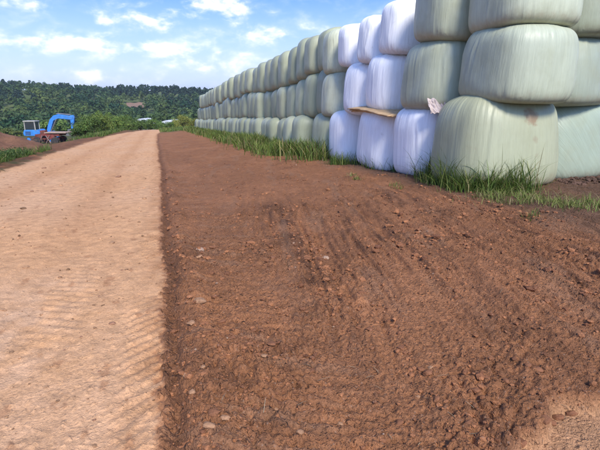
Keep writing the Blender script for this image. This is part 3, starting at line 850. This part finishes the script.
tunnel(139, 149, 118.4, 128, 'short white polytunnel roof showing over the hedge')
tunnel(165, 177, 119.9, 126, 'long white polytunnel roof showing over the hedge near the bales')

# ------------------------------------------------------------------ heap of soil
def soil_heap():
    c = at_depth(-48, 146, 24); cx, cy = c[0], c[1]
    r = np.linspace(0, 1, 70) * 5.3; a = np.linspace(0, 2 * math.pi, 181)[:-1]
    A, Rr = np.meshgrid(a, r); x = Rr * np.cos(A); y = Rr * np.sin(A)
    rr = Rr / (4.9 * (1 + .07 * perlin(np.cos(A) * 1.5 + 3, np.sin(A) * 1.5, 401)))
    z = 2.75 * np.clip(1 - rr, 0, 1) ** 1.05 * (1 - .25 * np.exp(-(rr / .25) ** 2)) + .12 * fbm((x + 9) * .8, y * .8, 402, 4) * np.clip(1.15 - rr, 0, 1) * 2
    z = z + .04 * np.abs(perlin(x * 4, y * 4, 405))
    base = height_coarse((x + cx).ravel(), (y + cy).ravel()) - .05
    z0 = float(height_coarse(np.array([cx]), np.array([cy]))[0])
    Z = z.ravel() + base - z0 - .12 * (rr.ravel() > 1.0)
    C = np.array([.23, .115, .066])[None] * (1 + .22 * fbm(x.ravel() * 1.5, y.ravel() * 1.5, 403, 4))[:, None]
    na = 180; i = np.arange(69)[:, None] * na; j = np.arange(na)[None, :]; j2 = (j + 1) % na
    Fq = np.stack([i + j, i + na + j, i + na + j2, i + j2], -1).reshape(-1, 4)
    o = link('soil_heap', mesh_np('soil_heap', np.stack([x.ravel(), y.ravel(), Z], 1), Fq, C), M_verge, None, (cx, cy, z0))
    tag(o, 'tall heap of red-brown soil behind the weeds at the track edge', 'soil heap')
soil_heap()

# ------------------------------------------------------------------ excavator and farm implement
M_blue = simple('blue_paint', (.045, .21, .56), .4, var=.15, scale=2.5, dirt=(.09, .16, .26))
M_cream = simple('cream_paint', (.33, .31, .26), .5, var=.1, scale=3)
M_glass = simple('cab_glass', (.03, .04, .045), .08, spec=.8, var=.1)
M_rubber = simple('track_rubber', (.03, .028, .026), .8, var=.3, scale=6, dirt=(.14, .08, .05))
M_steel = simple('worn_steel', (.35, .33, .30), .35, metal=.8, var=.2, scale=6)
M_rust = simple('rusty_red_paint', (.17, .035, .025), .7, var=.35, scale=4, dirt=(.10, .05, .03))
M_pale = simple('pale_board', (.33, .23, .17), .7, var=.15, scale=3)
M_grey = simple('pale_metal', (.20, .13, .11), .5, var=.15, scale=4)
def excavator():
    P = ground_hit(45, 141.3); X, Y = P[0], P[1]
    root = empty('excavator', (X, Y, float(height_coarse(np.array([X]), np.array([Y]))[0])), -YAW)
    for sy in (-.75, .75):
        pts = [(-1.35, .12), (-1.15, 0), (1.15, 0), (1.4, .14), (1.4, .42), (1.2, .56), (-1.15, .56), (-1.38, .42)]
        t = MB().prism(pts, sy - .2, sy + .2, .03).build('track_belt', M_rubber, root)
        for k in range(5): MB().tube((-.95 + .47 * k, sy - .215, .16), (-.95 + .47 * k, sy + .215, .16), .1, seg=12).build('roller', M_steel, t)
        for k in (-1, 1): MB().tube((k * 1.13, sy - .225, .29), (k * 1.13, sy + .225, .29), .2, seg=14).build('sprocket', M_blue, t)
    MB().box((0, 0, .42), (1.4, 1.15, .3), None, .04).build('chassis', M_rubber, root)
    MB().tube((0, 0, .55), (0, 0, .68), .5, seg=20).build('slew_ring', M_steel, root)
    body = MB().prism([(-1.68, .66), (-1.74, .95), (-1.6, 1.28), (-.25, 1.30), (-.12, 1.12), (.85, 1.10), (.92, .66)], -.78, .78, .06).build('body', M_blue, root)
    for k in range(4): MB().box((-1.2, -.79, .82 + .09 * k), (.55, .02, .04)).build('vent_slat', M_rubber, body)
    MB().tube((-1.35, .4, 1.25), (-1.35, .4, 1.6), .05, seg=10).build('exhaust', M_rubber, body)
    cab = empty('cab', (0, 0, 0)); cab.parent = root
    for x, y in ((-1.5, -.72), (-.42, -.72), (-1.5, .08), (-.42, .08)):
        MB().tube((x, y, 1.25), (x * .97 - .02, y * .98, 2.12), .06, seg=8).build('pillar', M_cream, cab)
    MB().box((-.96, -.32, 2.16), (1.26, .96, .12), None, .04).build('roof', M_cream, cab)
    MB().box((-.96, -.735, 1.68), (1.0, .015, .78)).build('side_window', M_glass, cab)
    MB().box((-.415, -.32, 1.68), (.015, .72, .78)).build('front_window', M_glass, cab)
    MB().box((-1.5, -.32, 1.72), (.015, .72, .6)).build('rear_window', M_glass, cab)
    MB().prism([(.42, 1.02), (.78, 1.0), (1.02, 1.55), (1.3, 2.2), (1.85, 2.42), (3.3, 2.28), (3.38, 2.62), (1.9, 2.86), (1.35, 2.72), (.92, 2.3), (.60, 1.62)], -.17, .17, .03).build('boom', M_blue, root)
    MB().prism([(3.08, 2.74), (3.42, 2.76), (3.52, 2.5), (3.40, 1.95), (3.22, 1.25), (3.05, 1.25), (3.08, 2.0)], -.13, .13, .03).build('arm', M_blue, root)
    MB().prism([(2.75, 1.3), (3.2, 1.3), (3.25, .95), (3.0, .62), (2.55, .6), (2.42, .75), (2.7, .9)], -.32, .32, .02).build('bucket', M_steel, root)
    MB().tube((.9, -.1, 1.1), (1.65, -.1, 2.4), .075, seg=10).build('boom_cylinder', M_steel, root)
    MB().tube((1.7, 0, 2.92), (3.15, 0, 2.80), .07, seg=10).build('arm_cylinder', M_steel, root)
    tag(root, 'blue excavator with cream cab roof and boom raised, parked behind the red implement', 'excavator')
excavator()
def implement():
    P = ground_hit(52, 143.2); X, Y = P[0], P[1]
    root = empty('farm_implement', (X, Y, float(height_coarse(np.array([X]), np.array([Y]))[0])), -YAW)
    fr = MB()
    for sy in (-.6, .6):
        fr.box((0, sy, .85), (2.3, .12, .14)); fr.box((.1, sy, .5), (2.0, .1, .1))
    for x in (-1.05, -.3, .45, 1.05): fr.box((x, 0, .85), (.12, 1.2, .12))
    fr.box((-.75, -.62, .65), (.5, .1, .5)); fr.box((.35, -.62, .68), (.7, .1, .42))
    fr.build('frame', M_rust, root)
    for (x0, x1) in ((-.75, -.45), (-.15, .25), (.28, -.12)):
        MB().tube((x0, -.70, .1), (x1, -.70, .82), .045, seg=8).build('strut', M_grey, root)
    for x in (-.95, .75):
        for sy in (-.75, .75):
            w = MB().tube((x, sy - .1, .34), (x, sy + .1, .34), .34, seg=20).build('wheel', M_rubber, root)
            MB().tube((x, sy - .115, .34), (x, sy + .115, .34), .13, seg=14).build('hub', M_rubber, w)
    for k in range(7):
        x = -.9 + .3 * k
        MB().tube((x, .2, .85), (x + .16, .2, .12), .035, .02, 6).build('tine', M_rust, root)
    for k in range(3):
        MB().box((.75, -.45 + .42 * k, 1.06), (2.05, .36, .10), None, .02).build('board', M_pale, root)
    MB().box((-.62, 0, 1.05), (.5, .5, .4), None, .05).build('hopper', M_rust, root)
    MB().tube((-1.1, 0, .7), (-1.75, 0, .45), .07, seg=8).build('drawbar', M_rust, root)
    tag(root, 'rusty red farm implement with pale boards on top, in front of the excavator', 'implement')
implement()

# ------------------------------------------------------------------ grass
def blades(name, P, h, lean, width, cols, r0, mat=M_grass, label=None, cat='grass'):
    n = len(P); a = r0.uniform(0, 2 * math.pi, n); d = np.stack([np.cos(a), np.sin(a), np.zeros(n)], 1)
    sd_ = np.stack([-np.sin(a + r0.normal(0, .5, n)), np.cos(a), np.zeros(n)], 1)
    rows = []
    for t, w in ((0, 1), (.38, .85), (.74, .55), (1., .06)):
        c = P + d * (lean * h * t ** 1.9)[:, None] + np.array([0, 0, 1.]) * (h * (t - .32 * lean * t ** 2.4))[:, None]
        rows += [c - sd_ * (width * w)[:, None], c + sd_ * (width * w)[:, None]]
    V = np.stack(rows, 1).reshape(-1, 3)
    i = np.arange(n)[:, None] * 8
    Fq = np.concatenate([i + np.array([[0, 1, 3, 2]]), i + np.array([[2, 3, 5, 4]]), i + np.array([[4, 5, 7, 6]])], 0)
    tint = np.tile(np.array([.7, .7, .9, .9, 1.05, 1.05, 1.15, 1.15]), n) * 0 + 1
    C = np.repeat(cols, 8, 0) * tint[:, None]
    me = mesh_np(name, V, Fq, C)
    return tag(link(name, me, mat), label, cat, kind='stuff')
def on_ground(X, Y): return np.stack([X, Y, surface(X, Y)[0] - .01], 1)
G_D, G_M, G_Y = np.array([.050, .098, .018]), np.array([.105, .165, .030]), np.array([.22, .235, .06])
def gcols(r0, n, mix, dry=.04):
    t = np.clip(mix + r0.normal(0, .25, n), 0, 1)[:, None]
    c = np.where(t < .5, G_D + (G_M - G_D) * t * 2, G_M + (G_Y - G_M) * (t * 2 - 1)) * r0.uniform(.8, 1.2, n)[:, None]
    dr = r0.uniform(0, 1, n) < dry
    c[dr] = np.array([.34, .28, .13]) * r0.uniform(.7, 1.1, dr.sum())[:, None]
    return c
def grass_all():
    r0 = np.random.default_rng(21)
    # long strip along the foot of the stack
    n = 26000
    Y = 11.2 + (58 - 11.2) * r0.uniform(0, 1, n) ** 1.5
    X = 3.95 + r0.normal(0, .36, n) + .18 * perlin(Y * .9, 1.1, 501)
    X = X + .35 * sstep(14, 11.2, Y)
    k = (X < 4.75) & (r0.uniform(0, 1, n) < .15 + .85 * sstep(11.2, 14.5, Y)) & (perlin(X * 1.2, Y * .8, 502) > -.25)
    X, Y = X[k], Y[k]; n = len(X)
    h = r0.uniform(.22, .66, n) * (.75 + .4 * perlin(Y * .8, 3.1, 503)) * (1 + .25 * sstep(40, 20, Y))
    blades('grass_strip', on_ground(X, Y), h, r0.uniform(.2, .8, n), r0.uniform(.006, .012, n) * (1 + Y / 40), gcols(r0, n, .55, .12), r0, label='tall green grass along the foot of the far bales')
    # big tuft in front of the corner bale
    def scatter(cpx, n, sx, sy):
        P = [ground_hit(px, py) for px, py in cpx]
        k = r0.integers(0, len(P), n); Q = np.array(P)[k]
        return Q[:, 0] + r0.normal(0, sx, n), Q[:, 1] + r0.normal(0, sy, n)
    X, Y = scatter([(447, 186), (462, 190), (478, 192), (492, 192), (506, 190), (452, 183), (470, 187), (515, 192), (440, 182), (434, 180), (446, 184), (432, 179)], 4200, .15, .16)
    n = len(X)
    h = r0.uniform(.14, .66, n) ** 1.0 * np.clip(.75 + .75 * perlin(X * 4.2, Y * 4.2, 505), .25, 1.3)
    blades('grass_tuft', on_ground(X, Y), h, r0.uniform(.2, 1.15, n), r0.uniform(.0035, .0065, n), gcols(r0, n, .50, .10), r0, label='tall grass tuft growing in front of the stained corner bale')
    X, Y = scatter([(490, 199), (508, 200), (522, 199), (540, 203), (556, 206), (572, 208), (590, 208), (604, 206), (530, 196), (580, 203), (500, 195)], 2400, .22, .13)
    keep = (perlin(X * 3.2, Y * 3.2, 506) > -.35) ; X, Y = X[keep], Y[keep]; Y = Y - .10 * np.abs(r0.standard_cauchy(len(Y))).clip(0, 4) * .5
    n = len(X)
    blades('grass_low', on_ground(X, Y), r0.uniform(.04, .19, n) * np.clip(.8 + .8 * perlin(X * 5, Y * 5, 507), .3, 1.3), r0.uniform(.3, 1.2, n), r0.uniform(.0025, .005, n), gcols(r0, n, .80, .2), r0, label='short yellowish grass trailing right from the tall tuft')
    X, Y = scatter([(335, 165), (345, 165), (365, 166), (380, 169), (388, 168), (400, 172), (415, 172), (425, 176), (372, 168), (384, 166)], 1500, .12, .12)
    n = len(X)
    blades('grass_under_white', on_ground(X, Y), r0.uniform(.12, .42, n), r0.uniform(.2, .9, n), r0.uniform(.003, .0065, n), gcols(r0, n, .35, .05), r0, label='thin dark grass at the foot of the white bales')
    X, Y = scatter([(395, 186), (357, 181), (398, 189), (352, 178), (530, 218)], 220, .05, .05)
    n = len(X)
    blades('grass_sprigs', on_ground(X, Y), r0.uniform(.03, .13, n), r0.uniform(.3, 1.0, n), r0.uniform(.002, .005, n), gcols(r0, n, .6, .1), r0, label='small sprigs of grass on the soil near the white bales')
    # left verge
    n = 9000
    Y = 11 + 14 * r0.uniform(0, 1, n) ** 1.1; X = -4.75 - np.abs(r0.normal(0, 1.5, n)) - .2
    k = perlin(X * .8, Y * .6, 511) > -.35; X, Y = X[k], Y[k]; n = len(X)
    blades('verge_grass', on_ground(X, Y), r0.uniform(.12, .42, n), r0.uniform(.2, .9, n), r0.uniform(.006, .012, n), gcols(r0, n, .42, .06), r0, label='rough grass on the verge in front of the soil heap')
    n = 7000
    Y = 56 + 40 * r0.uniform(0, 1, n); X = r0.uniform(.4, 9, n)
    blades('brow_grass', on_ground(X, Y), r0.uniform(.15, .4, n), r0.uniform(.2, .8, n), r0.uniform(.02, .035, n), gcols(r0, n, .6, .05), r0, label='pale green grass on the verge past the end of the stack')
    n = 6000
    Y = 45 + 40 * r0.uniform(0, 1, n); X = -4.7 - np.abs(r0.normal(0, 1.2, n))
    blades('hedge_grass', on_ground(X, Y), r0.uniform(.15, .5, n), r0.uniform(.2, .8, n), r0.uniform(.02, .03, n), gcols(r0, n, .5, .05), r0, label='long grass under the hedge beside the track')
    # broad-leaved weeds
    n = 260
    Y = 12.5 + 9 * r0.uniform(0, 1, n); X = -5.2 - np.abs(r0.normal(0, 1.3, n))
    P = on_ground(X, Y); k = r0.integers(0, n, 9000)
    off = r0.normal(size=(9000, 3)) * np.array([.16, .16, .13]); off[:, 2] = np.abs(off[:, 2]) + .05
    Nn = r0.normal(size=(9000, 3)) * .5 + np.array([0, 0, 1]); Nn /= np.linalg.norm(Nn, axis=1)[:, None]
    cols = np.array([.045, .085, .024])[None] * r0.uniform(.6, 1.5, 9000)[:, None] + np.array([.02, .012, 0])[None] * r0.uniform(0, 1, 9000)[:, None]
    q, f, c = leaf_quads(P[k] + off, Nn, np.full(9000, .045), cols, r0, .5)
    tag(link('weeds', mesh_np('weeds', q, f, c, smooth=False), M_leaf), 'leafy dark green weeds between track and soil heap', 'weeds', kind='stuff')
grass_all()

# ------------------------------------------------------------------ clods, grit, straw and stones
def ico(sub=1):
    bm = bmesh.new(); bmesh.ops.create_icosphere(bm, subdivisions=sub, radius=1)
    V = np.array([v.co[:] for v in bm.verts]); F_ = np.array([[v.index for v in f.verts] for f in bm.faces]); bm.free(); return V, F_
IV, IF = ico(1)
def lumps(name, P, size, cols, r0, mat, label, cat, squash=.65):
    n = len(P); VS = []; nv = len(IV)
    jit = 1 + r0.uniform(-.32, .28, (n, nv))
    a = r0.uniform(0, 6.28, n)
    sc = size[:, None] * np.stack([r0.uniform(.7, 1.4, n), r0.uniform(.7, 1.2, n), squash * r0.uniform(.7, 1.2, n)], 1)
    V = IV[None] * jit[:, :, None] * sc[:, None, :]
    x = V[:, :, 0] * np.cos(a)[:, None] - V[:, :, 1] * np.sin(a)[:, None]; y = V[:, :, 0] * np.sin(a)[:, None] + V[:, :, 1] * np.cos(a)[:, None]
    V = np.stack([x, y, V[:, :, 2]], -1) + P[:, None, :]
    F_ = (IF[None] + (np.arange(n) * nv)[:, None, None]).reshape(-1, 3)
    C = np.repeat(cols, nv, 0)
    return tag(link(name, mesh_np(name, V.reshape(-1, 3), F_, C, smooth=False, k=3), mat), label, cat, kind='stuff')
M_clod = earth_material('clod_earth', .006, .8)
def litter():
    r0 = np.random.default_rng(31)
    n = 105000
    r = np.exp(r0.uniform(math.log(1.2), math.log(13), n)); a = r0.uniform(math.radians(-6), math.radians(62), n)
    X, Y = r * np.sin(a), r * np.cos(a)
    ex = edge_x(Y)
    dens = np.clip(.10 + .9 * np.clip(perlin(X * 1.4, Y * 1.1, 63) * 1.2 + .15, 0, 1) * np.clip(.4 + perlin(X * 3.1, Y * 3.1, 601), 0, 1.2), 0, 1)
    q1 = X * .975 - Y * .22
    dens = np.maximum(dens, .95 * sstep(.05, .5, perlin(q1 * 5, Y * .35, 103)) * sstep(.9, 1.3, X) * sstep(7, 4, Y))
    dens = np.maximum(dens, .55 * np.exp(-((X - ex - .16) / .12) ** 2))
    sand = (Y < 1.25 + .55 * np.minimum(0, X - 1.55)) & (X > 1.2)
    k = (X > ex + .02) & (X < 4.3) & (r0.uniform(0, 1, n) < dens * .42) & ~sand
    X, Y = X[k], Y[k]; n = len(X); rr = np.hypot(X, Y)
    size = np.clip(np.exp(r0.normal(math.log(.0055), .55, n)), .002, .024) * np.clip(rr / 2.4, .75, 1.8)
    z = surface(X, Y)[0] + size * .15
    t = r0.uniform(0, 1, n)[:, None]
    C = np.array([.15, .064, .033]) + (np.array([.33, .14, .062]) - np.array([.15, .064, .033])) * t
    pl = r0.uniform(0, 1, n) < .008; C[pl] = np.array([.38, .25, .17]) * r0.uniform(.7, 1.1, pl.sum())[:, None]
    lumps('clods', np.stack([X, Y, z], 1), size, C, r0, M_clod, 'crumbly clods of earth strewn over the bare soil', 'clods')
    # crumbly dark earth left at the foot of the corner
    P = np.array([ground_hit(px, py) for px, py in ((556, 181), (566, 180), (578, 180), (590, 181), (600, 182), (575, 184), (610, 181), (560, 177), (585, 178))])
    n = 700; k = r0.integers(0, len(P), n); X = P[k, 0] + r0.normal(0, .12, n); Y = P[k, 1] + r0.normal(0, .10, n)
    size = np.clip(np.exp(r0.normal(math.log(.018), .5, n)), .006, .05)
    C = np.array([.09, .052, .036])[None] * r0.uniform(.6, 1.5, n)[:, None]
    lumps('foot_clods', np.stack([X, Y, surface(X, Y)[0] + size * .3], 1), size, C, r0, M_clod, 'dark crumbly earth at the foot of the blue-green bale', 'clods')
    # grit on the track
    n = 3000
    r = np.exp(r0.uniform(math.log(1.3), math.log(24), n)); a = r0.uniform(math.radians(-40), math.radians(2), n)
    X, Y = r * np.sin(a), r * np.cos(a)
    k = (X < edge_x(Y) - .02) & (X > TRACK_L) & (r0.uniform(0, 1, n) < .25 + .7 * np.clip(perlin(X * 2, Y * .8, 611), 0, 1)); X, Y = X[k], Y[k]; n = len(X)
    size = np.clip(np.exp(r0.normal(math.log(.0045), .55, n)), .002, .018) * np.clip(np.hypot(X, Y) / 2.6, .7, 3)
    C = np.array([.42, .24, .13])[None] * r0.uniform(.40, 1.15, n)[:, None]
    lumps('track_grit', np.stack([X, Y, surface(X, Y)[0] + size * .2], 1), size, C, r0, M_clod, 'grit and brown crumbs scattered on the sandy track', 'grit')
    # straw and root bits
    n = 60
    r = np.exp(r0.uniform(math.log(1.3), math.log(7), n)); a = r0.uniform(math.radians(-4), math.radians(60), n)
    X, Y = r * np.sin(a), r * np.cos(a); k = (X > .1) & (X < 4.2); X, Y = X[k], Y[k]; n = len(X)
    th = r0.uniform(0, 6.28, n); ln = r0.uniform(.012, .05, n); w = .0016
    d = np.stack([np.cos(th), np.sin(th), r0.normal(0, .2, n)], 1) * ln[:, None]; s_ = np.stack([-np.sin(th), np.cos(th), np.zeros(n)], 1) * w; up = np.array([0, 0, w])
    P = np.stack([X, Y, surface(X, Y)[0] + .006], 1)
    V = np.stack([P - d - s_, P - d + s_, P + s_ + up * 3, P - s_ + up * 3, P + d + s_ * .6, P + d - s_ * .6], 1).reshape(-1, 3)
    i = np.arange(n)[:, None] * 6
    Fq = np.concatenate([i + np.array([[0, 1, 2, 3]]), i + np.array([[3, 2, 4, 5]])], 0)
    C = np.repeat(np.array([.38, .28, .17])[None] * r0.uniform(.5, 1.2, n)[:, None], 6, 0)
    tag(link('straw', mesh_np('straw', V, Fq, C, smooth=False), M_grass), 'bits of straw and root on the soil', 'straw', kind='stuff')
litter()

def stone_material(name, col):
    return simple(name, col, .85, var=.25, scale=30, bumpd=.004, spec=.2)
M_st = {'pale': stone_material('pale_stone', (.30, .165, .09)), 'dark': stone_material('dark_clod', (.19, .082, .040)), 'brown': stone_material('brown_clod', (.24, .13, .08))}
SV, SF = ico(2)
def stone(px, py, size, kind, label, grp):
    P = ground_hit(px, py); X, Y = P[0], P[1]; s = random.randint(0, 9999)
    k = 1 + .34 * perlin(SV[:, 0] * 1.3 + s, SV[:, 1] * 1.3 + SV[:, 2], s) + .22 * perlin(SV[:, 0] * 3 + s, SV[:, 2] * 3 + SV[:, 1], s + 1) + .05 * perlin(SV[:, 1] * 7 + s, SV[:, 2] * 7 + SV[:, 0], s + 2)
    sq = (.34 if 'flat' in label else .6)
    V = SV * k[:, None] * np.array([size * random.uniform(1., 1.35), size * random.uniform(.7, .95), size * sq])
    o = link('stone' if kind == 'pale' else 'clod', mesh_np('stone', V, SF, None, False, 3), M_st[kind], None, (X, Y, zat(X, Y) + size * sq * .25))
    o.rotation_euler = (random.uniform(-.2, .2), random.uniform(-.2, .2), random.uniform(-.6, .6))
    tag(o, label, 'stone' if kind == 'pale' else 'clod', grp)
stone(200, 308, .040, 'pale', 'largest pale rounded stone on the soil beside the dark furrow', 'stones on the soil')
stone(199, 262, .036, 'pale', 'whitish stone half sunk in the soil beside the furrow', 'stones on the soil')
stone(272, 354, .026, 'dark', 'flat dark clod lying on the soil in front of a pale stone', 'clods on the soil')
stone(265, 363, .020, 'pale', 'small pale stone next to the flat dark clod', 'stones on the soil')
stone(112, 323, .020, 'brown', 'single brown clod lying out on the sandy track', 'clods on the track')
for (px, py, s) in ((192, 332, .024), (187, 382, .018), (204, 381, .015), (193, 403, .017), (210, 441, .022), (277, 412, .016), (226, 432, .017), (430, 373, .016), (418, 396, .014), (300, 439, .014), (528, 443, .02), (340, 424, .014)):
    stone(px, py, s, 'pale', 'small pale stone scattered on the brown soil', 'small stones on the soil')
for (px, py, s) in ((222, 327, .026), (232, 345, .022), (249, 353, .020), (215, 429, .022), (246, 345, .016), (427, 379, .026), (421, 374, .016), (476, 394, .018), (505, 386, .016), (436, 405, .017), (537, 374, .022), (527, 371, .02), (486, 381, .017),
                    (400, 423, .018), (467, 430, .018), (260, 388, .016), (312, 372, .013), (372, 352, .014), (560, 408, .022), (545, 424, .022), (522, 440, .024), (553, 415, .018), (573, 404, .02)):
    stone(px, py, s, 'dark', 'dark clod of earth scattered on the brown soil', 'small clods on the soil')
for (px, py, s) in ((81, 336, .009), (38, 314, .010), (99, 296, .008), (64, 348, .007), (122, 270, .012), (94, 419, .008), (99, 370, .007), (44, 168, .05), (66, 164, .04), (32, 191, .03), (118, 176, .06)):
    stone(px, py, s, 'brown', 'small brown crumb of earth dropped on the sandy track', 'small clods on the track')

# ------------------------------------------------------------------ air between the camera and the far hillside
def haze():
    mb = MB(); mb.box((0, 0, 15), (13000, 13000, 90))
    m = bpy.data.materials.new('haze_air'); m.use_nodes = True; nt = m.node_tree
    for n in list(nt.nodes): nt.nodes.remove(n)
    o = nt.nodes.new('ShaderNodeOutputMaterial'); v = nt.nodes.new('ShaderNodeVolumePrincipled')
    v.inputs['Color'].default_value = (.80, .88, 1.0, 1); v.inputs['Density'].default_value = .00018; v.inputs['Anisotropy'].default_value = .2
    nt.links.new(v.outputs[0], o.inputs['Volume'])
    tag(mb.build('haze', m), kind='stuff')
haze()
